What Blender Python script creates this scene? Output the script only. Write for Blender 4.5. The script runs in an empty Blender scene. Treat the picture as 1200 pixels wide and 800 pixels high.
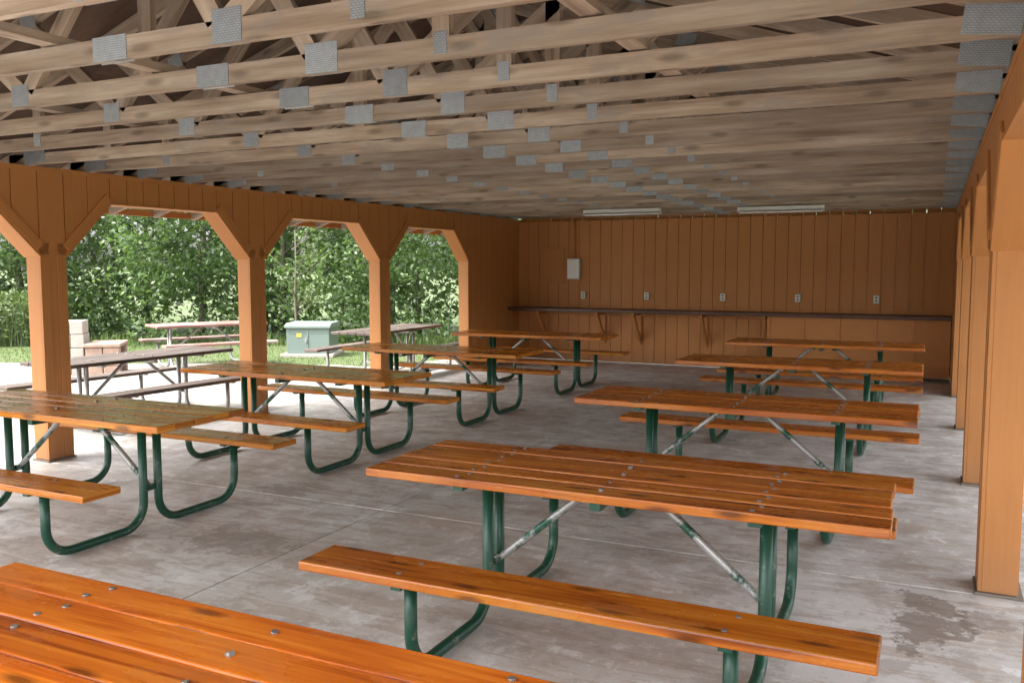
import bpy, math, random
import numpy as np
from mathutils import Vector, Matrix
random.seed(7); rng=np.random.default_rng(7)
S=bpy.context.scene
S.view_settings.view_transform='Standard'; S.view_settings.look='None'; S.view_settings.exposure=0
def V(*a): return Vector(a)
# ---------------- node helpers
def newmat(name):
    m=bpy.data.materials.new(name); m.use_nodes=True
    nt=m.node_tree; nt.nodes.clear()
    o=nt.nodes.new('ShaderNodeOutputMaterial'); p=nt.nodes.new('ShaderNodeBsdfPrincipled')
    nt.links.new(p.outputs[0],o.inputs[0]); return m,nt,p,o
def N(nt,t,**k):
    n=nt.nodes.new(t)
    for a,b in k.items(): setattr(n,a,b)
    return n
def L(nt,a,b): nt.links.new(a,b)
def setv(nt,sock,v):
    if isinstance(v,bpy.types.NodeSocket): nt.links.new(v,sock)
    else: sock.default_value=v
def noise(nt,vec,scale,detail=4,rough=.55,dist=0):
    n=N(nt,'ShaderNodeTexNoise'); n.inputs['Scale'].default_value=scale; n.inputs['Detail'].default_value=detail
    n.inputs['Roughness'].default_value=rough; n.inputs['Distortion'].default_value=dist
    if vec is not None: L(nt,vec,n.inputs['Vector'])
    return n.outputs['Fac']
def noise2(nt,vec,scale,detail=4,rough=.55,dist=0):
    n=N(nt,'ShaderNodeTexNoise',noise_dimensions='2D'); n.inputs['Scale'].default_value=scale; n.inputs['Detail'].default_value=detail
    n.inputs['Roughness'].default_value=rough; n.inputs['Distortion'].default_value=dist
    L(nt,vec,n.inputs['Vector'])
    return n.outputs['Fac']
def mapping(nt,vec,scale=(1,1,1),loc=(0,0,0)):
    m=N(nt,'ShaderNodeMapping'); L(nt,vec,m.inputs['Vector']); m.inputs['Scale'].default_value=scale
    m.inputs['Location'].default_value=loc; return m.outputs[0]
def ramp(nt,fac,stops):
    r=N(nt,'ShaderNodeValToRGB'); e=r.color_ramp.elements
    while len(e)<len(stops): e.new(.5)
    for i,(p,c) in enumerate(stops):
        e[i].position=p; e[i].color=(c,c,c,1) if isinstance(c,(int,float)) else (*c,1)
    L(nt,fac,r.inputs[0]); return r.outputs[0]
def mix(nt,fac,a,b,mode='MIX'):
    m=N(nt,'ShaderNodeMix',data_type='RGBA',blend_type=mode)
    setv(nt,m.inputs[0],fac)
    for s,v in ((m.inputs[6],a),(m.inputs[7],b)):
        if isinstance(v,tuple): v=(*v,1) if len(v)==3 else v
        setv(nt,s,v)
    return m.outputs[2]
def math_(nt,op,a,b=0.0):
    m=N(nt,'ShaderNodeMath',operation=op); setv(nt,m.inputs[0],a); setv(nt,m.inputs[1],b); return m.outputs[0]
def bump(nt,p,h,strength=.3,dist=.01):
    b=N(nt,'ShaderNodeBump'); b.inputs['Strength'].default_value=strength; b.inputs['Distance'].default_value=dist
    L(nt,h,b.inputs['Height']); L(nt,b.outputs[0],p.inputs['Normal'])
def tc(nt,o): return N(nt,'ShaderNodeTexCoord').outputs[o]

# --------------- materials
def wood_mat(name,stops,grain=26,var=.35,rough=(.55,.8),knot=.5,useobj=False,patch=None,bstr=0,coat=0,fineamt=.45):
    m,nt,p,o=newmat(name)
    uv=tc(nt,'UV')
    if useobj:
        oi=N(nt,'ShaderNodeObjectInfo')
        va=N(nt,'ShaderNodeVectorMath',operation='ADD'); L(nt,uv,va.inputs[0])
        sc=N(nt,'ShaderNodeVectorMath',operation='SCALE'); sc.inputs[0].default_value=(37,13,5); L(nt,oi.outputs['Random'],sc.inputs['Scale'])
        L(nt,sc.outputs[0],va.inputs[1]); uv=va.outputs[0]
    warp=noise2(nt,mapping(nt,uv,(1.6,5,1)),1,1)
    g=noise2(nt,mapping(nt,uv,(1.1,grain,1)),1,3,.6,.8 if useobj else 0)
    fine=noise2(nt,mapping(nt,uv,(6,grain*6,1)),1,1,.6)
    gg=math_(nt,'ADD',math_(nt,'MULTIPLY',g,.7),math_(nt,'MULTIPLY',warp,.35))
    col=ramp(nt,gg,stops)
    col=mix(nt,math_(nt,'MULTIPLY',fine,fineamt),col,mix(nt,1.0,col,(.55,.5,.45),'MULTIPLY'))
    if knot:
        vo=N(nt,'ShaderNodeTexVoronoi',voronoi_dimensions='2D'); L(nt,mapping(nt,uv,(1.7,6.0,1)),vo.inputs['Vector']); vo.inputs['Scale'].default_value=1
        k=ramp(nt,vo.outputs['Distance'],[(.05,1.0),(.14,0.0)])
        col=mix(nt,math_(nt,'MULTIPLY',k,knot),col,tuple(c*.3 for c in stops[0][1]))
    if var:
        ge=N(nt,'ShaderNodeNewGeometry')
        rr=ge.outputs['Random Per Island']
        if useobj: rr=math_(nt,'FRACT',math_(nt,'ADD',rr,oi.outputs['Random']))
        br=ramp(nt,rr,[(0,1-var),(1,1.0)])
        col=mix(nt,1.0,col,br,'MULTIPLY')
    if patch:
        pn=noise2(nt,mapping(nt,uv,(2.0,6,1),(3,7,0)),1,4,.7)
        pf=ramp(nt,pn,[(.53,0.0),(.66,1.0)])
        col=mix(nt,math_(nt,'MULTIPLY',pf,patch[1]),col,patch[0])
    if useobj:
        col=mix(nt,1.0,col,oi.outputs['Color'],'MULTIPLY')
    L(nt,col,p.inputs['Base Color'])
    if patch and rough[0]!=rough[1]:
        mr=N(nt,'ShaderNodeMapRange'); L(nt,pn,mr.inputs[0]); mr.inputs[1].default_value=.35; mr.inputs[2].default_value=.65
        mr.inputs[3].default_value=rough[0]; mr.inputs[4].default_value=rough[1]; L(nt,mr.outputs[0],p.inputs['Roughness'])
    else: p.inputs['Roughness'].default_value=(rough[0]+rough[1])/2
    if bstr: bump(nt,p,fine,bstr,.003)
    return m
M_table=wood_mat('varnished_redwood',[(.30,(.26,.055,.006)),(.46,(.55,.145,.012)),(.60,(.70,.225,.020)),(.8,(.78,.34,.05))],useobj=True,rough=(.13,.34),knot=.75,patch=((.40,.20,.08),.2),bstr=.1,var=.28,fineamt=.3)
M_truss=wood_mat('weathered_truss_lumber',[(.3,(.31,.215,.145)),(.5,(.50,.385,.28)),(.7,(.66,.55,.43))],grain=18,var=.45,knot=.5,patch=((.28,.25,.22),.5),rough=(.75,.75))
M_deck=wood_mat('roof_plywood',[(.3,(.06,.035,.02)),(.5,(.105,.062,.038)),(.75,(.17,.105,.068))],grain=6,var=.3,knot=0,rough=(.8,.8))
M_grey=wood_mat('weathered_brown_boards',[(.3,(.05,.035,.026)),(.5,(.10,.07,.055)),(.7,(.19,.15,.125))],useobj=True,rough=(.5,.8))
M_red=wood_mat('peeling_red_boards',[(.3,(.20,.07,.05)),(.5,(.30,.15,.12)),(.6,(.40,.33,.30)),(.8,(.50,.46,.44))],useobj=True,grain=9)
M_counter=wood_mat('dark_counter_wood',[(.3,(.06,.02,.01)),(.55,(.13,.05,.022)),(.8,(.22,.1,.05))],rough=(.3,.5))
def paint():
    m,nt,p,o=newmat('orange_brown_paint')
    ob=tc(nt,'Object'); uv=tc(nt,'UV')
    n1=noise(nt,ob,.7,2); n2=noise2(nt,mapping(nt,uv,(2,45,1)),1,2,.65)
    col=mix(nt,n1,(.50,.20,.055),(.59,.25,.074))
    col=mix(nt,math_(nt,'MULTIPLY',ramp(nt,n2,[(.42,0.0),(.75,1.0)]),.16),col,(.34,.13,.038))
    ge=N(nt,'ShaderNodeNewGeometry'); br=ramp(nt,ge.outputs['Random Per Island'],[(0,.96),(1,1.0)])
    col=mix(nt,1.0,col,br,'MULTIPLY')
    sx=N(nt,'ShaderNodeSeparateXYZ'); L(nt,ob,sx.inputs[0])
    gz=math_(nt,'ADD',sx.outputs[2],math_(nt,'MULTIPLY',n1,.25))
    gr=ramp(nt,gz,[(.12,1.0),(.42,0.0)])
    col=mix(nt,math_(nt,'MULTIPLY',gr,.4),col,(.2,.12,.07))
    L(nt,col,p.inputs['Base Color']); p.inputs['Roughness'].default_value=.6
    bump(nt,p,n2,.3,.003); return m
M_paint=paint()
def simple(name,col,rough=.5,metal=0,nscale=8,var=.25,bstr=.0,obj='Object'):
    m,nt,p,o=newmat(name); n=noise(nt,tc(nt,obj),nscale,3,.6)
    c=mix(nt,n,tuple(x*(1-var) for x in col),tuple(min(1,x*(1+var)) for x in col))
    L(nt,c,p.inputs['Base Color']); p.inputs['Roughness'].default_value=rough; p.inputs['Metallic'].default_value=metal
    if bstr: bump(nt,p,n,bstr,.005)
    return m
def greentube():
    m,nt,p,o=newmat('green_powder_coat'); n=noise(nt,tc(nt,'Object'),14,4,.7)
    f=ramp(nt,n,[(.60,0.0),(.66,1.0)])
    c=mix(nt,n,(.005,.045,.026),(.011,.085,.05))
    c=mix(nt,math_(nt,'MULTIPLY',f,.6),c,(.2,.2,.17)); L(nt,c,p.inputs['Base Color']); p.inputs['Roughness'].default_value=.33
    return m
M_green=greentube()
def chipped():
    m,nt,p,o=newmat('chipped_brace_metal'); n=noise(nt,tc(nt,'Object'),6,4,.75)
    f=ramp(nt,n,[(.44,0.0),(.52,1.0)])
    c=mix(nt,f,(.014,.08,.05),(.42,.43,.42)); L(nt,c,p.inputs['Base Color']); p.inputs['Roughness'].default_value=.4
    L(nt,math_(nt,'MULTIPLY',f,.5),p.inputs['Metallic']); return m
M_brace=chipped()
M_galv=simple('galvanized_pipe',(.40,.40,.39),.45,.6)
M_bolt=simple('bolt_steel',(.24,.21,.19),.4,.5)
def plate():
    m,nt,p,o=newmat('galvanized_truss_plate'); uv=tc(nt,'UV')
    v=N(nt,'ShaderNodeTexBrick'); L(nt,uv,v.inputs['Vector']); v.inputs['Scale'].default_value=1
    v.inputs['Brick Width'].default_value=.018; v.inputs['Row Height'].default_value=.009; v.inputs['Mortar Size'].default_value=.0022
    n=noise2(nt,uv,25,2)
    c=mix(nt,n,(.38,.42,.45),(.58,.63,.66)); c=mix(nt,math_(nt,'MULTIPLY',v.outputs['Fac'],.5),c,(.2,.22,.24))
    ge=N(nt,'ShaderNodeNewGeometry'); c=mix(nt,1.0,c,ramp(nt,ge.outputs['Random Per Island'],[(0,.7),(1,1.0)]),'MULTIPLY')
    L(nt,c,p.inputs['Base Color']); p.inputs['Roughness'].default_value=.5; p.inputs['Metallic'].default_value=.3
    return m
M_plate=plate()
def concrete():
    m,nt,p,o=newmat('worn_concrete'); g=tc(nt,'Object')
    n1=noise2(nt,g,.6,4,.6); n2=noise2(nt,mapping(nt,g,(1.0,6,1)),1.8,5,.72,.8); n3=noise2(nt,g,3.6,6,.74); n4=noise2(nt,g,90,1)
    c=mix(nt,ramp(nt,n1,[(.35,0.0),(.62,1.0)]),(.56,.52,.475),(.72,.705,.68))
    c=mix(nt,math_(nt,'MULTIPLY',ramp(nt,n2,[(.48,0.0),(.60,1.0)]),.62),c,(.46,.365,.285))
    c=mix(nt,math_(nt,'MULTIPLY',ramp(nt,n3,[(.53,0.0),(.62,1.0)]),.5),c,(.34,.285,.24))
    c=mix(nt,math_(nt,'MULTIPLY',ramp(nt,n3,[(.36,1.0),(.45,0.0)]),.75),c,(.86,.855,.84))
    c=mix(nt,math_(nt,'MULTIPLY',n4,.18),c,(.35,.33,.30))
    def stain(x,y,rx,ry,a,col=(.20,.155,.12)):
        nonlocal c
        mp=mapping(nt,g,(1/rx,1/ry,0),(-x/rx,-y/ry,0))
        ln=N(nt,'ShaderNodeVectorMath',operation='LENGTH'); L(nt,mp,ln.inputs[0])
        e=math_(nt,'ADD',ln.outputs['Value'],math_(nt,'MULTIPLY',n3,2.6))
        f=ramp(nt,math_(nt,'MULTIPLY',e,.36),[(.60,1.0),(.66,0.0)])
        c=mix(nt,math_(nt,'MULTIPLY',f,a),c,col); return f
    stain(.02,4.5,.28,.75,.75); stain(.35,4.7,.25,.35,.6); stain(-3.8,4.1,.8,.45,.55); stain(-2.9,5.0,.5,.4,.35,(.42,.27,.18)); stain(-4.4,5.2,.4,.25,.5); stain(-2.6,7.6,.6,.5,.35,(.42,.27,.18)); stain(-3.0,3.1,.5,.3,.4); stain(-1.6,5.0,.6,.3,.35)
    L(nt,c,p.inputs['Base Color'])
    L(nt,mix(nt,n1,(.42,.42,.42),(.62,.62,.62)),p.inputs['Roughness'])
    bump(nt,p,n4,.12,.004); return m
M_conc=concrete()
M_joint=simple('joint_dirt',(.20,.17,.14),.9)
def ground(name,c1,c2,c3,s):
    m,nt,p,o=newmat(name); g=tc(nt,'Object')
    a=noise2(nt,g,s,3,.7); b=noise2(nt,g,.35,3)
    c=mix(nt,ramp(nt,a,[(.3,0.0),(.7,1.0)]),c1,c2); c=mix(nt,ramp(nt,b,[(.45,0.0),(.62,1.0)]),c,c3)
    L(nt,c,p.inputs['Base Color']); p.inputs['Roughness'].default_value=.9; return m
M_grass=ground('lawn_grass',(.05,.08,.02),(.10,.135,.042),(.09,.11,.045),25)
M_gravel=ground('pale_gravel',(.19,.177,.16),(.35,.33,.305),(.26,.24,.21),30)
def leafmat(name,stops,tr):
    m,nt,p,o=newmat(name)
    ge=N(nt,'ShaderNodeNewGeometry')
    n=noise(nt,tc(nt,'Object'),.45,1)
    f=math_(nt,'ADD',math_(nt,'MULTIPLY',ge.outputs['Random Per Island'],.55),math_(nt,'MULTIPLY',n,.5))
    c=ramp(nt,f,stops); L(nt,c,p.inputs['Base Color']); p.inputs['Roughness'].default_value=.4
    t=N(nt,'ShaderNodeBsdfTranslucent'); L(nt,mix(nt,1.0,c,(1.5,1.6,.9),'MULTIPLY'),t.inputs[0])
    ms=N(nt,'ShaderNodeMixShader'); ms.inputs[0].default_value=tr
    L(nt,p.outputs[0],ms.inputs[1]); L(nt,t.outputs[0],ms.inputs[2]); L(nt,ms.outputs[0],o.inputs[0]); return m
M_leaf=leafmat('woodland_leaves',[(.15,(.045,.078,.03)),(.5,(.085,.14,.052)),(.75,(.14,.21,.085)),(1,(.22,.28,.15))],.4)
M_leaf2=leafmat('tall_weeds',[(.15,(.06,.095,.032)),(.6,(.11,.16,.055)),(1,(.20,.24,.12))],.35)
M_bark=simple('bark',(.12,.10,.08),.9,0,12,.4,.0)
M_block=simple('concrete_block',(.36,.33,.29),.85,0,14,.25,.4)
M_brick=simple('pinkish_fieldstone',(.32,.22,.17),.85,0,10,.4,.5)
M_trans=simple('grey_green_enamel',(.15,.20,.18),.45,0,3,.1,.0)
M_transtop=simple('pale_grey_green_enamel',(.19,.24,.22),.45,0,3,.1,.0)
M_yel=simple('yellow_label',(.55,.38,.08),.5)
M_white=simple('white_enamel',(.80,.80,.77),.35,0,3,.05,.0)
M_ivory=simple('ivory_plastic',(.70,.68,.60),.4,0,3,.05,.0)
M_dark=simple('dark_slot',(.03,.03,.03),.5)
M_panel=simple('panel_grey_paint',(.52,.54,.52),.45,0,8,.12,.0)
M_tube=simple('lamp_tube_glass',(.85,.87,.86),.15,0,3,.02,.0)
M_shingle=simple('roof_shingles',(.10,.08,.07),.9,0,20,.4,.0)

# --------------- mesh builder
class MB:
    def __init__(s): s.v=[];s.f=[];s.uv=[];s.mi=[];s.sm=[]
    def face(s,idx,uvs,mi=0,sm=False): s.f.append(idx); s.uv.append(uvs); s.mi.append(mi); s.sm.append(sm)
    def member(s,p0,p1,a,b,mi=0):
        p0=Vector(p0);p1=Vector(p1);a=Vector(a);b=Vector(b)
        i=len(s.v); ln=(p1-p0).length; ou=random.uniform(0,50); ov=random.uniform(0,50)
        for p in (p0,p1):
            for sa,sb in ((-1,-1),(1,-1),(1,1),(-1,1)): s.v.append(p+a*sa+b*sb)
        la=a.length*2; lb=b.length*2
        for k in range(4):
            k2=(k+1)%4; w=la if k%2==0 else lb; o=ov+k*.7
            s.face((i+k,i+k2,i+4+k2,i+4+k),((ou,o),(ou,o+w),(ou+ln,o+w),(ou+ln,o)),mi)
        s.face((i+3,i+2,i+1,i),((ou,ov),(ou+lb*.2,ov),(ou+lb*.2,ov+la),(ou,ov+la)),mi)
        s.face((i+4,i+5,i+6,i+7),((ou,ov),(ou+lb*.2,ov),(ou+lb*.2,ov+la),(ou,ov+la)),mi)
    def box(s,x0,x1,y0,y1,z0,z1,axis='x',mi=0):
        c=((x0+x1)/2,(y0+y1)/2,(z0+z1)/2); h=((x1-x0)/2,(y1-y0)/2,(z1-z0)/2)
        if axis=='x': s.member((x0,c[1],c[2]),(x1,c[1],c[2]),(0,h[1],0),(0,0,h[2]),mi)
        elif axis=='y': s.member((c[0],y0,c[2]),(c[0],y1,c[2]),(0,0,h[2]),(h[0],0,0),mi)
        else: s.member((c[0],c[1],z0),(c[0],c[1],z1),(h[0],0,0),(0,h[1],0),mi)
    def prism(s,poly,off,axis_len,mi=0):
        i=len(s.v); n=len(poly); off=Vector(off); al=Vector(axis_len); nn=off.normalized(); cr=nn.cross(al)
        ou=random.uniform(0,50);ov=random.uniform(0,50)
        for p in poly: s.v.append(Vector(p))
        for p in poly: s.v.append(Vector(p)+off)
        def uv(p): p=Vector(p); return (ou+p.dot(al),ov+p.dot(cr)+p.dot(nn))
        s.face(tuple(i+k for k in range(n-1,-1,-1)),tuple(uv(poly[k]) for k in range(n-1,-1,-1)),mi)
        s.face(tuple(i+n+k for k in range(n)),tuple(uv(poly[k]) for k in range(n)),mi)
        for k in range(n):
            k2=(k+1)%n
            s.face((i+k,i+k2,i+n+k2,i+n+k),(uv(poly[k]),uv(poly[k2]),uv(poly[k2]+off),uv(poly[k]+off)),mi)
    def tube(s,pts,r,seg=12,mi=0,cap=True,r1=None):
        pts=[Vector(p) for p in pts]; n=len(pts); i=len(s.v)
        t=(pts[1]-pts[0]).normalized(); up=Vector((0,0,1)) if abs(t.z)<.9 else Vector((1,0,0))
        a=t.cross(up).normalized()
        for j,p in enumerate(pts):
            tt=((pts[min(j+1,n-1)]-pts[max(j-1,0)])).normalized()
            a=(a-tt*a.dot(tt)).normalized(); b=tt.cross(a)
            rr=r if r1 is None else r+(r1-r)*j/(n-1)
            for k in range(seg):
                th=2*math.pi*k/seg; s.v.append(p+(a*math.cos(th)+b*math.sin(th))*rr)
        for j in range(n-1):
            for k in range(seg):
                k2=(k+1)%seg
                s.face((i+j*seg+k,i+j*seg+k2,i+(j+1)*seg+k2,i+(j+1)*seg+k),((j,k/seg),(j,(k+1)/seg),(j+1,(k+1)/seg),(j+1,k/seg)),mi,True)
        if cap:
            s.face(tuple(i+k for k in range(seg-1,-1,-1)),tuple((0,0) for k in range(seg)),mi)
            s.face(tuple(i+(n-1)*seg+k for k in range(seg)),tuple((0,0) for k in range(seg)),mi)
    def mesh(s,name,mats):
        me=bpy.data.meshes.new(name); me.from_pydata([tuple(v) for v in s.v],[],s.f)
        for m in mats: me.materials.append(m)
        uvl=me.uv_layers.new(name='UVMap'); fl=[c for f in s.uv for u in f for c in u]
        uvl.data.foreach_set('uv',fl); me.polygons.foreach_set('material_index',s.mi); me.polygons.foreach_set('use_smooth',s.sm)
        me.update(); return me
def obj(name,me,parent=None,bevel=0,loc=None,rz=0):
    o=bpy.data.objects.new(name,me); S.collection.objects.link(o)
    if parent: o.parent=parent
    if loc: o.location=loc
    o.rotation_euler[2]=rz
    if bevel:
        b=o.modifiers.new('Bevel','BEVEL'); b.width=bevel; b.segments=2; b.limit_method='ANGLE'; b.angle_limit=math.radians(50)
    return o
def empty(name,loc=(0,0,0),rz=0,parent=None):
    e=bpy.data.objects.new(name,None); S.collection.objects.link(e); e.location=loc; e.rotation_euler[2]=rz; e.empty_display_size=.2
    if parent:e.parent=parent
    return e
def fillet(pts,r,seg=7):
    pts=[Vector(p) for p in pts]; out=[pts[0]]
    for i in range(1,len(pts)-1):
        a=(pts[i-1]-pts[i]).normalized(); b=(pts[i+1]-pts[i]).normalized()
        ang=a.angle(b); d=r/math.tan(ang/2); p0=pts[i]+a*d; p1=pts[i]+b*d
        c=pts[i]+(a+b).normalized()*(r/math.sin(ang/2))
        v0=p0-c; v1=p1-c; th=v0.angle(v1)
        for k in range(seg+1):
            t=k/seg; out.append(c+(v0*math.sin((1-t)*th)+v1*math.sin(t*th))/math.sin(th))
    out.append(pts[-1]); return out

# --------------- geometry constants
XL,XR=-6.88,.26; YB=14.64; ZW=2.50; PW=.25; PD=.2; SP=2.55
POSTY=[-.05+SP*i for i in range(6)]
Y0=-.45
# --------------- shelter
shelter=empty('picnic_shelter')
slab=MB(); ys=[-.6]+[y-.0 for y in POSTY[1:]]+[YB+.3]
for a,b in zip(ys[:-1],ys[1:]):
    for x0,x1 in ((XL-.45,-3.42),(-3.42,XR+.5)):
        slab.box(x0+.005,x1-.005,a+.005,b-.005,-.12,0)
obj('concrete_floor',slab.mesh('concrete_floor',[M_conc]),shelter,.004)
jb=MB(); jb.box(XL-.44,XR+.49,-.59,YB+.29,-.135,-.012); obj('floor_joint_fill',jb.mesh('joint',[M_joint]),shelter)

def side(name,xin,sgn):
    g=empty(name,parent=shelter)
    P=MB(); x2=xin+sgn*PD; xa,xb=min(xin,x2),max(xin,x2)
    for y in POSTY:
        P.box(xa+.012,xb-.012,y+.012,y+PW-.012,0,ZW-.02,'z')
        for yy0,yy1 in ((y,y+.09),(y+PW-.09,y+PW)):
            P.box(xin if sgn>0 else xin-.02,xin+.02 if sgn>0 else xin,yy0,yy1,.02,1.9,'z')
        P.box(xa+.02,xb-.02,y,y+.02-.004,.02,1.9,'z'); P.box(xa+.02,xb-.02,y+PW-.016,y+PW,.02,1.9,'z')
        P.box(xin+sgn*.006 if sgn>0 else xin-.016, xin+.016 if sgn>0 else xin-.006, y+.092,y+PW-.092,.02,1.9,'z')
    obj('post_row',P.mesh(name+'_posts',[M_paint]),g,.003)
    H=MB()
    ends=POSTY[-1]+PW
    def bot(y):
        for k,py in enumerate(POSTY):
            if py<=y<=py+PW: return 1.80
            if k+1<len(POSTY) and py+PW<y<POSTY[k+1]:
                d=min(y-py-PW,POSTY[k+1]-y); return min(2.28,1.80+d)
        return 0.03
    bps=[]
    for k,py in enumerate(POSTY):
        bps+=[py,py+PW,py+PW+.48]+([POSTY[k+1]-.48] if k+1<len(POSTY) else [])
    cuts=sorted([b for b in bps if b<=ends])
    for a,b in zip(cuts[:-1],cuts[1:]):
        n=max(1,round((b-a)/.2)); 
        for k in range(n):
            s0=a+(b-a)*k/n; s1=a+(b-a)*(k+1)/n; e=.004
            z0=bot(s0+1e-4) ; z1=bot(s1-1e-4)
            for xx,o in ((xin,sgn*.014),(x2,-sgn*.014)):
                poly=[V(xx,s0+e,z0),V(xx,s1-e,z1),V(xx,s1-e,ZW),V(xx,s0+e,ZW)]
                H.prism(poly,(o,0,0),(0,0,1))
            xm=xin+sgn*.022
            H.prism([V(xm,s0,z0+.01),V(xm,s1,z1+.01),V(xm,s1,ZW-.01),V(xm,s0,ZW-.01)],(sgn*(PD-.044),0,0),(0,0,1))
    n=9; a=POSTY[-1]+PW; b=YB+.15
    for k in range(n):
        s0=a+(b-a)*k/n; s1=a+(b-a)*(k+1)/n
        for xx,o in ((xin,sgn*.014),(x2,-sgn*.014)):
            H.prism([V(xx,s0+.004,.03),V(xx,s1-.004,.03),V(xx,s1-.004,ZW),V(xx,s0+.004,ZW)],(o,0,0),(0,0,1))
    H.box(min(xin+sgn*.022,x2-sgn*.022),max(xin+sgn*.022,x2-sgn*.022),a,b,.03,ZW-.01,'z')
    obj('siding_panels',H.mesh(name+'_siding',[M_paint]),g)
    R=MB(); xc=(xin+x2)/2
    for k in range(len(POSTY)-1):
        ya=POSTY[k]+PW; yb=POSTY[k+1]
        R.box(xa-.008,xb+.008,ya+.48,yb-.48,2.262,2.279,'y')
        hx=PD/2+.010
        d=.48
        for (q0,q1) in ((V(xc,ya,1.80),V(xc,ya+d,2.28)),(V(xc,yb,1.80),V(xc,yb-d,2.28))):
            t=(q1-q0).normalized(); nrm=V(0,t.z,-t.y) if t.y>0 else V(0,-t.z,t.y)
            R.member(q0+nrm*.009-t*.02,q1+nrm*.009+t*.0,(hx,0,0),nrm*.009)
            fx=xin-sgn*.008
            R.member(V(fx,q0.y,q0.z)-nrm*.045+t*.04,V(fx,q1.y,q1.z)-nrm*.045+t*.02,(.007,0,0),nrm*.043)
    obj('opening_trim',R.mesh(name+'_trim',[M_paint]),g,.002)
    T=MB(); T.box(xa-.004,xb+.004,Y0+.35,YB+.15,ZW+.0,ZW+.04,'y'); 
    obj('top_plate',T.mesh(name+'_plate',[M_paint]),g)
    B=MB()
    for y in POSTY: B.box(xa-.012,xb+.012,y-.012,y+PW+.012,0.0,.016,'x')
    obj('post_shoes',B.mesh(name+'_shoes',[M_joint]),g,.004)
side('left_arcade',XL,-1); side('right_arcade',XR,1)
W=MB(); n=36; x0=XL+.0; x1=XR
for k in range(n):
    a=x0+(x1-x0)*k/n; b=x0+(x1-x0)*(k+1)/n
    W.box(a+.004,b-.004,YB,YB+.014,.03,ZW,'z')
    W.box(a+.004,b-.004,YB+.13,YB+.144,.03,ZW+1.2*(1-abs((a+b)/2-(XL+XR)/2)/3.57)+.05,'z')
W.box(x0,x1,YB+.02,YB+.124,.02,ZW-.01,'x')
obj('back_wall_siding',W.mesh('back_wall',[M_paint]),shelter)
# trusses
SL=.335; XC=(XL+XR)/2; ZB=ZW+.04; OV=1.12
def ztop(x): return ZB+.07+SL*((x-XL) if x<XC else (XR-x))
T=MB(); G=MB()
hw=.019; CH=.044
def mem(xa,za,xb,zb,y,h=CH):
    p0=V(xa,y,za);p1=V(xb,y,zb); d=(p1-p0).normalized(); n=V(-d.z,0,d.x)
    T.member(p0,p1,(0,hw,0),n*h)
def plate_(x,z,y,w=.15,h=.11,tilt=0):
    for sgn in (-1,1):
        a=V(math.cos(tilt),0,math.sin(tilt)); n=V(-a.z,0,a.x); c=V(x,y+sgn*(hw+.0015),z)
        G.member(c-a*w/2,c+a*w/2,(0,.0013,0),n*h/2)
ty=3.21-.585*6; k=0
sl=math.atan(SL)
while ty<YB-.05:
    y=ty+random.uniform(-.014,.014); k+=1
    dz=random.uniform(-.004,.004)
    zb=ZB+CH+dz
    mem(XL-PD,zb,-3.08,zb,y); mem(-3.078,zb,XR+PD,zb,y)
    for s_,xw in ((1,XL),(-1,XR)):
        xo=xw-s_*OV
        mem(xo,ZB+.07-SL*OV+CH,XC-s_*.002,ztop(XC)+CH,y+.0)
    ap=ztop(XC)-.02; yy=y
    for (xb_,xt) in ((-4.44,-5.15),(-2.45,-1.6)):
        mem(xb_,zb+CH,xt,ztop(xt)-.005,yy,.042); mem(xb_+(.06 if xb_<XC else -.06),zb+CH,XC+(-.05 if xb_<XC else .05),ap,yy,.042)
        plate_(xt,ztop(xt)+.02,y,.13,.10,sl if xt<XC else -sl)
    for xv in (-5.9,-1.85): mem(xv,zb+CH,xv,ztop(xv),yy,.04)
    plate_(-1.85,zb+.02,y,.06,.09)
    if k%2: plate_(-5.9,zb+.02,y,.07,.09)
    plate_(-2.45,zb+.02,y,random.uniform(.14,.18),.13); plate_(-4.44,zb+.02,y,.13,.11); plate_(-3.08,zb,y,random.uniform(.17,.2),.10)
    plate_(XL+.12,zb+.02,y,.26,.12,.12); plate_(XR-.10,zb+.02,y,.2,.11,-.12)
    plate_(XC,ap+.05,y,.2,.14)
    if k%3==1:
        mem(XC-.2,zb+CH,XC-.2,ztop(XC-.2),yy,.042)
        T.member(V(-2.60,y+.04,zb+.07),V(-2.34,y+.04,zb+.07),(0,.019,0),(0,0,.065))
    ty+=.585
def lm(p0,p1,a,b): T.member(p0,p1,a,b)
zt_=ZB+2*CH+.030
for xx in (-4.9,-3.45,-1.2):
    lm((xx,-.2,zt_),(xx,7.1,zt_),(.045,0,0),(0,0,.019)); lm((xx+.02,7.0,zt_+.04),(xx,YB-.05,zt_+.04),(.045,0,0),(0,0,.019))
for i in range(5):
    ya=.1+i*2.9
    lm((-5.1,ya,ztop(-5.1)-.06),(-3.4,ya+2.4,ztop(-3.4)-.08),(0,.03,.03),(.02,0,.0))
    lm((-1.5,ya,ztop(-1.5)-.06),(-3.2,ya+2.4,ztop(-3.2)-.08),(0,.03,.03),(.02,0,.0))
obj('roof_trusses',T.mesh('roof_trusses',[M_truss]),shelter)
obj('truss_plates',G.mesh('truss_plates',[M_plate]),shelter)
D=MB(); Sh=MB(); F=MB()
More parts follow.
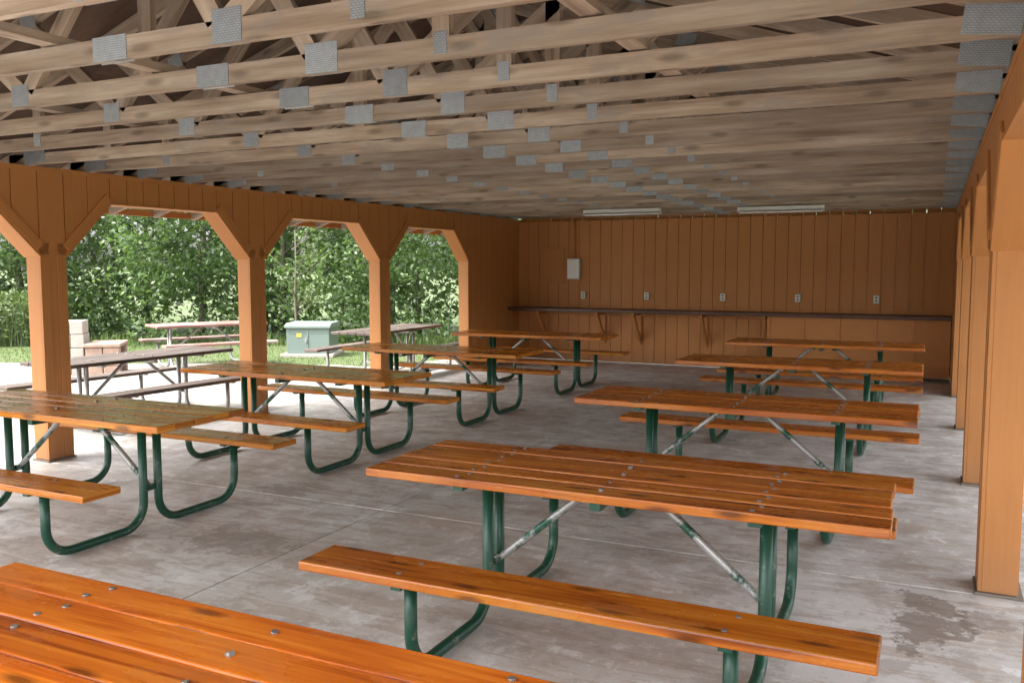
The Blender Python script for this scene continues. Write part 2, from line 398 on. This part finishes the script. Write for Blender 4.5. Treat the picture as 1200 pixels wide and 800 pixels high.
for s_,xw in ((1,XL),(-1,XR)):
    e0=V(xw-s_*OV,0,ZB+.07-SL*OV+2*CH+.012); e1=V(XC,0,ztop(XC)+2*CH+.012); d=(e1-e0); dn=d.normalized(); nr=V(-dn.z*s_,0,abs(dn.x))
    if nr.z<0: nr=-nr
    nx=4; yv=Y0
    while yv<YB+.5:
        y1=min(yv+2.4,YB+.55)
        for j in range(nx):
            a=e0+d*(j/nx)+dn*.002; b=e0+d*((j+1)/nx)-dn*.002
            ym=(yv+y1)/2
            D.member(V(a.x,ym,a.z),V(b.x,ym,b.z),(0,(y1-yv)/2-.002,0),nr*.006)
        yv+=2.4
    a=e0-dn*.03+nr*.018; b=e1+nr*.018; ym=(Y0+YB+.55)/2
    Sh.member(V(a.x,ym,a.z),V(b.x,ym,b.z),(0,(YB+.6-Y0)/2,0),nr*.008)
    F.box(min(e0.x-s_*.005,e0.x-s_*.035),max(e0.x-s_*.005,e0.x-s_*.035),Y0,YB+.55,e0.z-.08,e0.z-.01,'y')
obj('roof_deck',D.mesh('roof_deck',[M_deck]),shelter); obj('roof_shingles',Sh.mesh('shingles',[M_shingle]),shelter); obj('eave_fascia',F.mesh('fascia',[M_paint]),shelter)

# --------------- counter
cnt=empty('serving_counter')
C=MB(); C.box(XL+.01,-2.35,YB-.48,YB-.003,.91,.965); C.box(-2.346,XR-.01,YB-.48,YB-.003,.91,.965)
obj('countertop',C.mesh('countertop',[M_counter]),cnt,.004)
C=MB()
C.box(XL+.01,XR-.01,YB-.05,YB-.004,.84,.907)
for xx in (-6.3,-5.2,-4.55,-3.4,-2.4):
    C.member(V(xx,YB-.03,.42),V(xx,YB-.42,.88),(.022,0,0),V(0,.03,.024)); C.box(xx-.022,xx+.022,YB-.45,YB-.052,.865,.908,'y'); C.box(xx-.022,xx+.022,YB-.04,YB-.004,.35,.838,'z')
C.box(-2.35,XR-.012,YB-.40,YB-.385,.05,.908)
for k in range(5): C.box(-2.35+k*.52,-2.345+k*.52+.04,YB-.415,YB-.401,.05,.90,'z')
obj('counter_supports',C.mesh('counter_supports',[M_paint]),cnt,.003)

ep=empty('electrical_panel')
E=MB(); E.box(-5.89,-5.65,YB-.09,YB-.002,1.47,1.83,'z'); o_=obj('cabinet',E.mesh('cab',[M_panel]),ep,.006)
E=MB(); E.box(-5.88,-5.66,YB-.098,YB-.091,1.48,1.82,'z'); E.box(-5.69,-5.675,YB-.108,YB-.0985,1.62,1.67,'z'); obj('cabinet_door',E.mesh('cabdoor',[M_white]),ep,.003)
E=MB(); E.tube([V(-5.77,YB-.045,1.832),V(-5.77,YB-.045,ZW+.03)],.014,10); obj('conduit',E.mesh('conduit',[M_paint]),ep)
ad=empty('access_door')
E=MB(); E.box(-6.45,-6.02,YB-.014,YB-.002,1.42,1.98,'z'); obj('door_leaf',E.mesh('adoor',[M_paint]),ad,.003)
E=MB()
for a in ((-6.49,-6.453,1.38,2.02),(-6.017,-5.98,1.38,2.02)): E.box(a[0],a[1],YB-.018,YB-.002,a[2],a[3],'z')
E.box(-6.452,-6.018,YB-.018,YB-.002,1.983,2.02); E.box(-6.452,-6.018,YB-.018,YB-.002,1.38,1.417); obj('door_frame',E.mesh('aframe',[M_paint]),ad,.002)
for x in (-5.6,-4.44,-3.14,-1.95,-.79):
    e=empty('electrical_outlet',(x,YB,1.19))
    E=MB(); E.box(-.045,.045,-.035,-.002,-.065,.065,'z'); obj('outlet_box',E.mesh('ob',[M_panel]),e,.003)
    E=MB(); E.box(-.04,.04,-.042,-.0355,-.06,.06,'z'); obj('cover_plate',E.mesh('oc',[M_ivory]),e,.003)
    E=MB()
    for zz in (-.025,.025): E.box(-.012,.012,-.046,-.0425,zz-.011,zz+.011,'z')
    obj('receptacles',E.mesh('or',[M_dark]),e)
for (xa,xb,y) in ((-4.80,-3.62,12.55),(-2.58,-1.40,12.9)):
    e=empty('fluorescent_light_fixture',((xa+xb)/2,y,ZB-.002)); h=(xb-xa)/2
    E=MB(); E.box(-h,h,-.05,.05,-.05,-.001); E.prism([V(-h,-.11,-.075),V(-h,-.05,-.05),V(-h,-.048,-.052),V(-h,-.108,-.079)],(2*h,0,0),(1,0,0)); E.prism([V(-h,.11,-.075),V(-h,.108,-.079),V(-h,.048,-.052),V(-h,.05,-.05)],(2*h,0,0),(1,0,0))
    obj('housing',E.mesh('fx',[M_white]),e,.002)
    E=MB()
    for yy in (-.035,.035): E.tube([V(-h+.02,yy,-.07),V(h-.02,yy,-.07)],.018,12)
    obj('lamp_tubes',E.mesh('fxt',[M_tube]),e)

# --------------- picnic tables
TL=2.25
def table_meshes(tag,mw,mf,mb,L_=TL,r=.027,np_=5):
    top=MB(); tw=.76; pw=tw/np_
    for k in range(np_):
        y0=-tw/2+k*pw+.004; j=random.uniform(-.008,.008)
        top.box(-L_/2+j,L_/2+random.uniform(-.008,.008),y0,y0+pw-.008,.72,.76+random.uniform(-.002,.002))
    b1=MB(); b1.box(-L_/2,L_/2,-.885,-.635,.43,.47)
    b2=MB(); b2.box(-L_/2,L_/2,.635,.885,.43,.47)
    fr=MB(); br=MB(); bo=MB()
    for x in (-.65,.65):
        for s in (-1,1):
            pts=fillet([(x,s*.06,.70),(x,s*.06,.03),(x,s*.76,.03),(x,s*.76,.41)],.16)
            fr.tube(pts,r,14)
            fr.box(x-.022,x+.022,s*.76-.115,s*.76+.115,.415,.429)
            for yy in (-.07,.07):
                bo.tube([V(x+yy*.15,s*.76+yy,.469),V(x+yy*.15,s*.76+yy,.474)],.011,10)
        fr.box(x-.025,x+.025,-.36,.36,.700,.719)
        for k in range(np_):
            yc=-tw/2+(k+.5)*pw
            for dy,dx in ((-.035,-.012),(.035,.012)): bo.tube([V(x+dx,yc+dy,.758),V(x+dx,yc+dy,.764)],.010,10)
    for k in range(np_):
        yc=-tw/2+(k+.5)*pw
        bo.tube([V(random.uniform(-.02,.02),yc,.758),V(.0,yc,.764)],.010,10)
    fr.box(-.022,.022,-.36,.36,.685,.719)
    for s in (-1,1):
        br.tube([V(s*.65,0,.27),V(s*.62,0,.285),V(s*.16,0,.67),V(s*.10,0,.69)],.019,10)
        fr.box(s*.65-.006,s*.65+.006,-.06,.06,.25,.29)
    return dict(top=top.mesh(tag+'_top',[mw]),b1=b1.mesh(tag+'_b1',[mw]),b2=b2.mesh(tag+'_b2',[mw]),fr=fr.mesh(tag+'_fr',[mf]),br=br.mesh(tag+'_br',[mb]),bo=bo.mesh(tag+'_bo',[M_bolt]))
TM=[table_meshes('green%d'%i,M_table,M_green,M_brace) for i in range(3)]
TG=table_meshes('galv',M_grey,M_galv,M_galv,2.2,.024)
TR=table_meshes('red',M_red,M_galv,M_galv,1.9,.024)
cnt_=[0]
def table(x,y,rz=0,T_=None,col=(1,1,1),z=0):
    T_=T_ or TM[cnt_[0]%3]; cnt_[0]+=1
    e=empty('picnic_table',(x,y,z),rz)
    for nm,k,bv in (('tabletop','top',.006),('bench_front','b1',.007),('bench_back','b2',.007),('tube_frame','fr',0),('cross_braces','br',0),('carriage_bolts','bo',0)):
        o=obj(nm,T_[k],e,bv); o.color=(*col,1)
r_=math.radians
table(-1.24,3.74,r_(.2),col=(1,.98,.95)); table(-1.18,6.2,r_(-.3),col=(.95,.88,.85)); table(-1.19,8.98,0,col=(1,1,1)); table(-1.2,11.42,r_(.4),col=(1,1,1))
table(-1.50,1.41,r_(-.2),col=(1,.82,.75))
sheen_yel=(1.08,1.2,.9)  # yellow-green sheen of the left-hand tables, painted into their colour multiplier
table(-5.2,4.05,r_(.3),col=sheen_yel); table(-5.13,6.33,r_(-.3),col=sheen_yel); table(-5.08,8.72,0,col=sheen_yel); table(-5.05,11.25,r_(.4),col=(1.05,1.1,.9))
table(-8.15,7.1,r_(86),TG,z=-.06); table(-7.95,12.0,r_(92),TG,z=-.06)
table(-11.5,11.6,r_(62),TR,z=-.06)

# --------------- outside
G0=-.06
gm=MB(); gm.v=[V(-400,-400,G0-.01),V(400,-400,G0-.01),V(400,400,G0-.01),V(-400,400,G0-.01)]; gm.face((0,1,2,3),((0,0),(1,0),(1,1),(0,1)))
obj('lawn',gm.mesh('lawn',[M_grass]))
gp=[(-18,-16),(14,-16),(12,4),(3.5,9),(3.2,17),(-7.5,16.6),(-8.3,14.5),(-8.6,12.9),(-10,12.5),(-12,11.9),(-14.1,10.6),(-16,10.2),(-20,9),(-24,7.5),(-24,-10)]
gm=MB(); pp=[]
for i in range(len(gp)):
    a=Vector(gp[i]); b=Vector(gp[(i+1)%len(gp)]); n=max(2,int((b-a).length/.4))
    for k in range(n):
        q=a.lerp(b,k/n); pp.append(V(q.x+random.uniform(-.1,.1),q.y+random.uniform(-.1,.1),G0))
gm.v=pp; gm.face(tuple(range(len(pp))),tuple((p.x,p.y) for p in pp)); obj('gravel_yard',gm.mesh('gravel',[M_gravel]))
def leaves(name,pos,size,mat,up=.35,parent=None,asp=.5):
    n=len(pos)
    nrm=rng.normal(size=(n,3)); nrm[:,2]=np.abs(nrm[:,2])+up; nrm/=np.linalg.norm(nrm,axis=1)[:,None]
    t=rng.normal(size=(n,3)); t-=nrm*(t*nrm).sum(1)[:,None]; t/=np.linalg.norm(t,axis=1)[:,None]; b=np.cross(nrm,t)
    s=np.asarray(size)[:,None] if np.ndim(size) else size
    c=pos
    vs=np.stack([c-t*s*.5,c+b*s*asp*.5-t*s*.05+nrm*s*.06,c+t*s*.5,c-b*s*asp*.5-t*s*.05+nrm*s*.06],1).reshape(-1,3)
    me=bpy.data.meshes.new(name); me.vertices.add(n*4); me.vertices.foreach_set('co',vs.ravel())
    me.loops.add(n*4); me.loops.foreach_set('vertex_index',np.arange(n*4)); me.polygons.add(n)
    me.polygons.foreach_set('loop_start',np.arange(n)*4); me.polygons.foreach_set('loop_total',np.full(n,4)); me.materials.append(mat); me.update(); me.validate()
    return obj(name,me,parent)
def clumps(centers,radii,per,flat=.75):
    out=[]
    for c,r in zip(centers,radii):
        k=int(per*r*r); d=rng.normal(size=(k,3)); d/=np.linalg.norm(d,axis=1)[:,None]
        rad=r*(.45+.6*rng.random(k)**.6); out.append(np.array(c)+d*rad[:,None]*np.array([1,1,flat]))
    return np.concatenate(out)
wood=empty('woodland')
P0=np.array([-19.,12.9]); dr=np.array([9.4,4.6]); dr/=np.linalg.norm(dr); nr=np.array([-dr[1],dr[0]])
def line(s,off): return P0+dr*s+nr*off
cs=[];rs=[]
for i in range(640):
    s=rng.uniform(-9,18); off=abs(rng.normal())*1.2+.2; z=rng.uniform(-.1,4.4)
    off+= .5*math.sin(s*1.3)+.35*math.sin(s*3.1+1)+ .25*(z-1) * (1 if z<2 else -.25)
    p=line(s,off); cs.append((p[0],p[1],z)); rs.append(rng.uniform(.3,.8))
pos=clumps(cs,rs,420)
pos=pos[pos[:,2]>G0]
leaves('near_foliage',pos,rng.uniform(.08,.17,len(pos)),M_leaf,parent=wood)
cs=[];rs=[]
for i in range(760):
    s=rng.uniform(-26,44); off=rng.uniform(2.2,6); z=rng.uniform(.1,7.0)
    p=line(s,off); cs.append((p[0],p[1],z)); rs.append(rng.uniform(.9,1.6))
for i in range(120):
    s=rng.uniform(18,44) if i%2 else rng.uniform(-26,-9); off=rng.uniform(.5,3); z=rng.uniform(.0,4)
    p=line(s,off); cs.append((p[0],p[1],z)); rs.append(rng.uniform(.7,1.2))
for i in range(150):
    s=rng.uniform(-30,45); cs.append((38+rng.uniform(0,5),s,rng.uniform(.3,6))); rs.append(rng.uniform(1.4,2.4))
pos=clumps(cs,rs,60); pos=pos[pos[:,2]>G0]
leaves('deep_foliage',pos,rng.uniform(.22,.40,len(pos)),M_leaf,parent=wood)
tb=MB()
for i in range(48):
    s=rng.uniform(-26,42) if i>14 else rng.uniform(-9,19); off=rng.uniform(1.8,4.5); p=line(s,off); h=rng.uniform(4,7); r=rng.uniform(.04,.11)
    lx,ly=rng.uniform(-.8,.8,2)
    pts=[V(p[0]+lx*t*t+.08*math.sin(5*t+i),p[1]+ly*t*t,G0-.05+h*t) for t in [k/9 for k in range(10)]]
    tb.tube(pts,r,8,r1=r*.25)
    for j in range(6):
        t=rng.uniform(.15,.9); q=pts[int(t*9)]; a=rng.uniform(0,6.28); l=rng.uniform(.8,2)
        tb.tube([q,q+V(math.cos(a)*l*.5,math.sin(a)*l*.5,l*.25),q+V(math.cos(a)*l,math.sin(a)*l,l*.7)],r*.35,6,r1=r*.1)
obj('trunks_and_limbs',tb.mesh('trunks',[M_bark]),wood)
def blades(name,pts,hmin,hmax,w,mat,parent=None):
    n=len(pts); h=rng.uniform(hmin,hmax,n); a=rng.uniform(0,6.28,n); lean=rng.normal(size=(n,2))*.22
    dx=np.stack([np.cos(a),np.sin(a),np.zeros(n)],1)*w; base=np.column_stack([pts,np.full(n,G0-.012)])
    tip=base+np.column_stack([lean*h[:,None],h]); mid=base+np.column_stack([lean*h[:,None]*.35,h*.55])
    vs=np.stack([base-dx,base+dx,mid+dx*.8,tip,mid-dx*.8],1).reshape(-1,3)
    me=bpy.data.meshes.new(name); me.vertices.add(n*5); me.vertices.foreach_set('co',vs.ravel()); me.loops.add(n*5); me.loops.foreach_set('vertex_index',np.arange(n*5))
    me.polygons.add(n); me.polygons.foreach_set('loop_start',np.arange(n)*5); me.polygons.foreach_set('loop_total',np.full(n,5)); me.materials.append(mat); me.update(); me.validate()
    return obj(name,me,parent)
s=rng.uniform(-9,1.5,1800); off=-.9+np.abs(rng.normal(size=1800))*.6+.3*np.sin(s*1.7)
pts=P0+dr*s[:,None]+nr*off[:,None]; tw_=blades('tall_weeds',pts,.3,1.1,.010,M_leaf2)
rep=np.repeat(pts,9,axis=0); lp=np.column_stack([rep+rng.normal(size=rep.shape)*.07,rng.uniform(.1,1.15,len(rep))])
leaves('weed_leaves',lp,rng.uniform(.07,.14,len(lp)),M_leaf2,parent=tw_,asp=.35)
s=rng.uniform(1,18,2500); off=-.2+np.abs(rng.normal(size=2500))*.5+.3*np.sin(s*1.7)
pts=P0+dr*s[:,None]+nr*off[:,None]; blades('tall_weeds',pts,.12,.35,.012,M_leaf2)
s=rng.uniform(-9,16,24000); off=rng.uniform(-5.5,-.1,24000)
pts=P0+dr*s[:,None]+nr*off[:,None]
keep=(pts[:,1]> np.interp(pts[:,0],[-24,-20,-16,-14.1,-12,-10,-8.6],[7.5,9,10.2,10.6,11.9,12.5,12.9])+.05)
blades('grass_blades',pts[keep],.02,.055,.006,M_leaf2)

yt=empty('young_tree',(-12.6,15.3,G0))
b=MB(); tr=[V(0,0,-.05),V(.03,0,.5),V(-.02,.03,1.1),V(.05,0,1.8),V(.0,.05,2.7)]
b.tube(tr,.04,8,r1=.012)
tips=[]
for i in range(16):
    t=rng.uniform(.25,1); q=tr[0].lerp(tr[-1],t); a=rng.uniform(0,6.28); l=rng.uniform(.35,.8)
    e1=q+V(math.cos(a)*l,math.sin(a)*l,l*.8); b.tube([q,q.lerp(e1,.5)+V(0,0,-.04),e1],.012,6,r1=.004); tips.append(e1)
obj('trunk',b.mesh('yt',[M_bark]),yt)
pos=clumps([tuple(t) for t in tips],[.28]*len(tips),700); leaves('crown',pos,.085,M_leaf2,parent=yt)

tx=empty('utility_transformer_box',(-11.1,14.0,G0),r_(24))
b=MB(); b.box(-.52,.52,-.5,.5,-.01,.06); obj('pad',b.mesh('pad',[M_block]),tx,.01)
b=MB(); b.box(-.42,.42,-.38,.38,.06,.56,'z'); obj('cabinet',b.mesh('txc',[M_trans]),tx,.012)
b=MB(); b.prism([V(-.45,-.42,.56),V(-.45,.41,.56),V(-.45,.41,.65),V(-.45,-.28,.65),V(-.45,-.42,.61)],(.9,0,0),(1,0,0)); b.box(-.008,.008,-.392,-.381,.09,.55,'z'); b.box(-.42,.42,-.39,-.381,.54,.556)
obj('hood',b.mesh('txh',[M_transtop]),tx,.008)
b=MB(); b.box(-.22,-.12,-.388,-.3815,.38,.46,'z'); obj('warning_label',b.mesh('txl',[M_yel]),tx)
b=MB(); b.box(-.05,-.02,-.41,-.3905,.28,.36,'z'); obj('latch',b.mesh('txk',[M_galv]),tx)
bg=empty('stone_barbecue_grill',(-12.5,10.0,G0),r_(40))
b=MB()
for i in range(4):
    for j in range(2):
        o=.0 if i%2 else .02
        b.box(-.45+j*.2+o*.5,-.45+j*.2+.195+o*.5,-.22,.22,i*.22,i*.22+.214)
obj('chimney_blocks',b.mesh('bg1',[M_block]),bg,.012)
b=MB()
for i in range(3):
    for j in range(2):
        for yy in (-.36,.22):
            b.box(.0+j*.26,.0+j*.26+.25,yy,yy+.15,i*.15,i*.15+.145)
b.box(-.02,.53,-.38,.38,.45,.51)
obj('firebox',b.mesh('bg2',[M_brick]),bg,.014)
b=MB()
for i in range(9): b.tube([V(.03+i*.055,-.2,.43),V(.03+i*.055,.2,.43)],.006,6)
obj('grate',b.mesh('bg3',[M_dark]),bg)

# --------------- light
az_from=Vector((-.6,-.75,0)).normalized(); el=r_(58)
w=bpy.data.worlds.new('World'); S.world=w; w.use_nodes=True; nt=w.node_tree; bgN=nt.nodes['Background']
sky=nt.nodes.new('ShaderNodeTexSky'); sky.sky_type='NISHITA'; sky.sun_disc=False; sky.sun_elevation=el
sky.sun_rotation=math.atan2(az_from.x,az_from.y); sky.air_density=1.0; sky.dust_density=5
hs=nt.nodes.new('ShaderNodeHueSaturation'); hs.inputs['Saturation'].default_value=.22
nt.links.new(sky.outputs[0],hs.inputs['Color']); nt.links.new(hs.outputs[0],bgN.inputs[0]); bgN.inputs[1].default_value=.86
sl_=bpy.data.lights.new('sun','SUN'); sl_.energy=5; sl_.angle=r_(3); sl_.color=(1,.95,.87)
so=bpy.data.objects.new('sun',sl_); S.collection.objects.link(so)
dirv=-(az_from*math.cos(el)+Vector((0,0,math.sin(el)))); so.rotation_euler=dirv.to_track_quat('-Z','Y').to_euler()
# --------------- camera
cd=bpy.data.cameras.new('camera'); cd.lens=30.9; cd.sensor_width=36; cd.clip_end=1500; cd.clip_start=.05
co=bpy.data.objects.new('camera',cd); S.collection.objects.link(co); co.location=(0,0,1.7); co.rotation_euler=(r_(90-4.9),0,r_(25.6)); S.camera=co
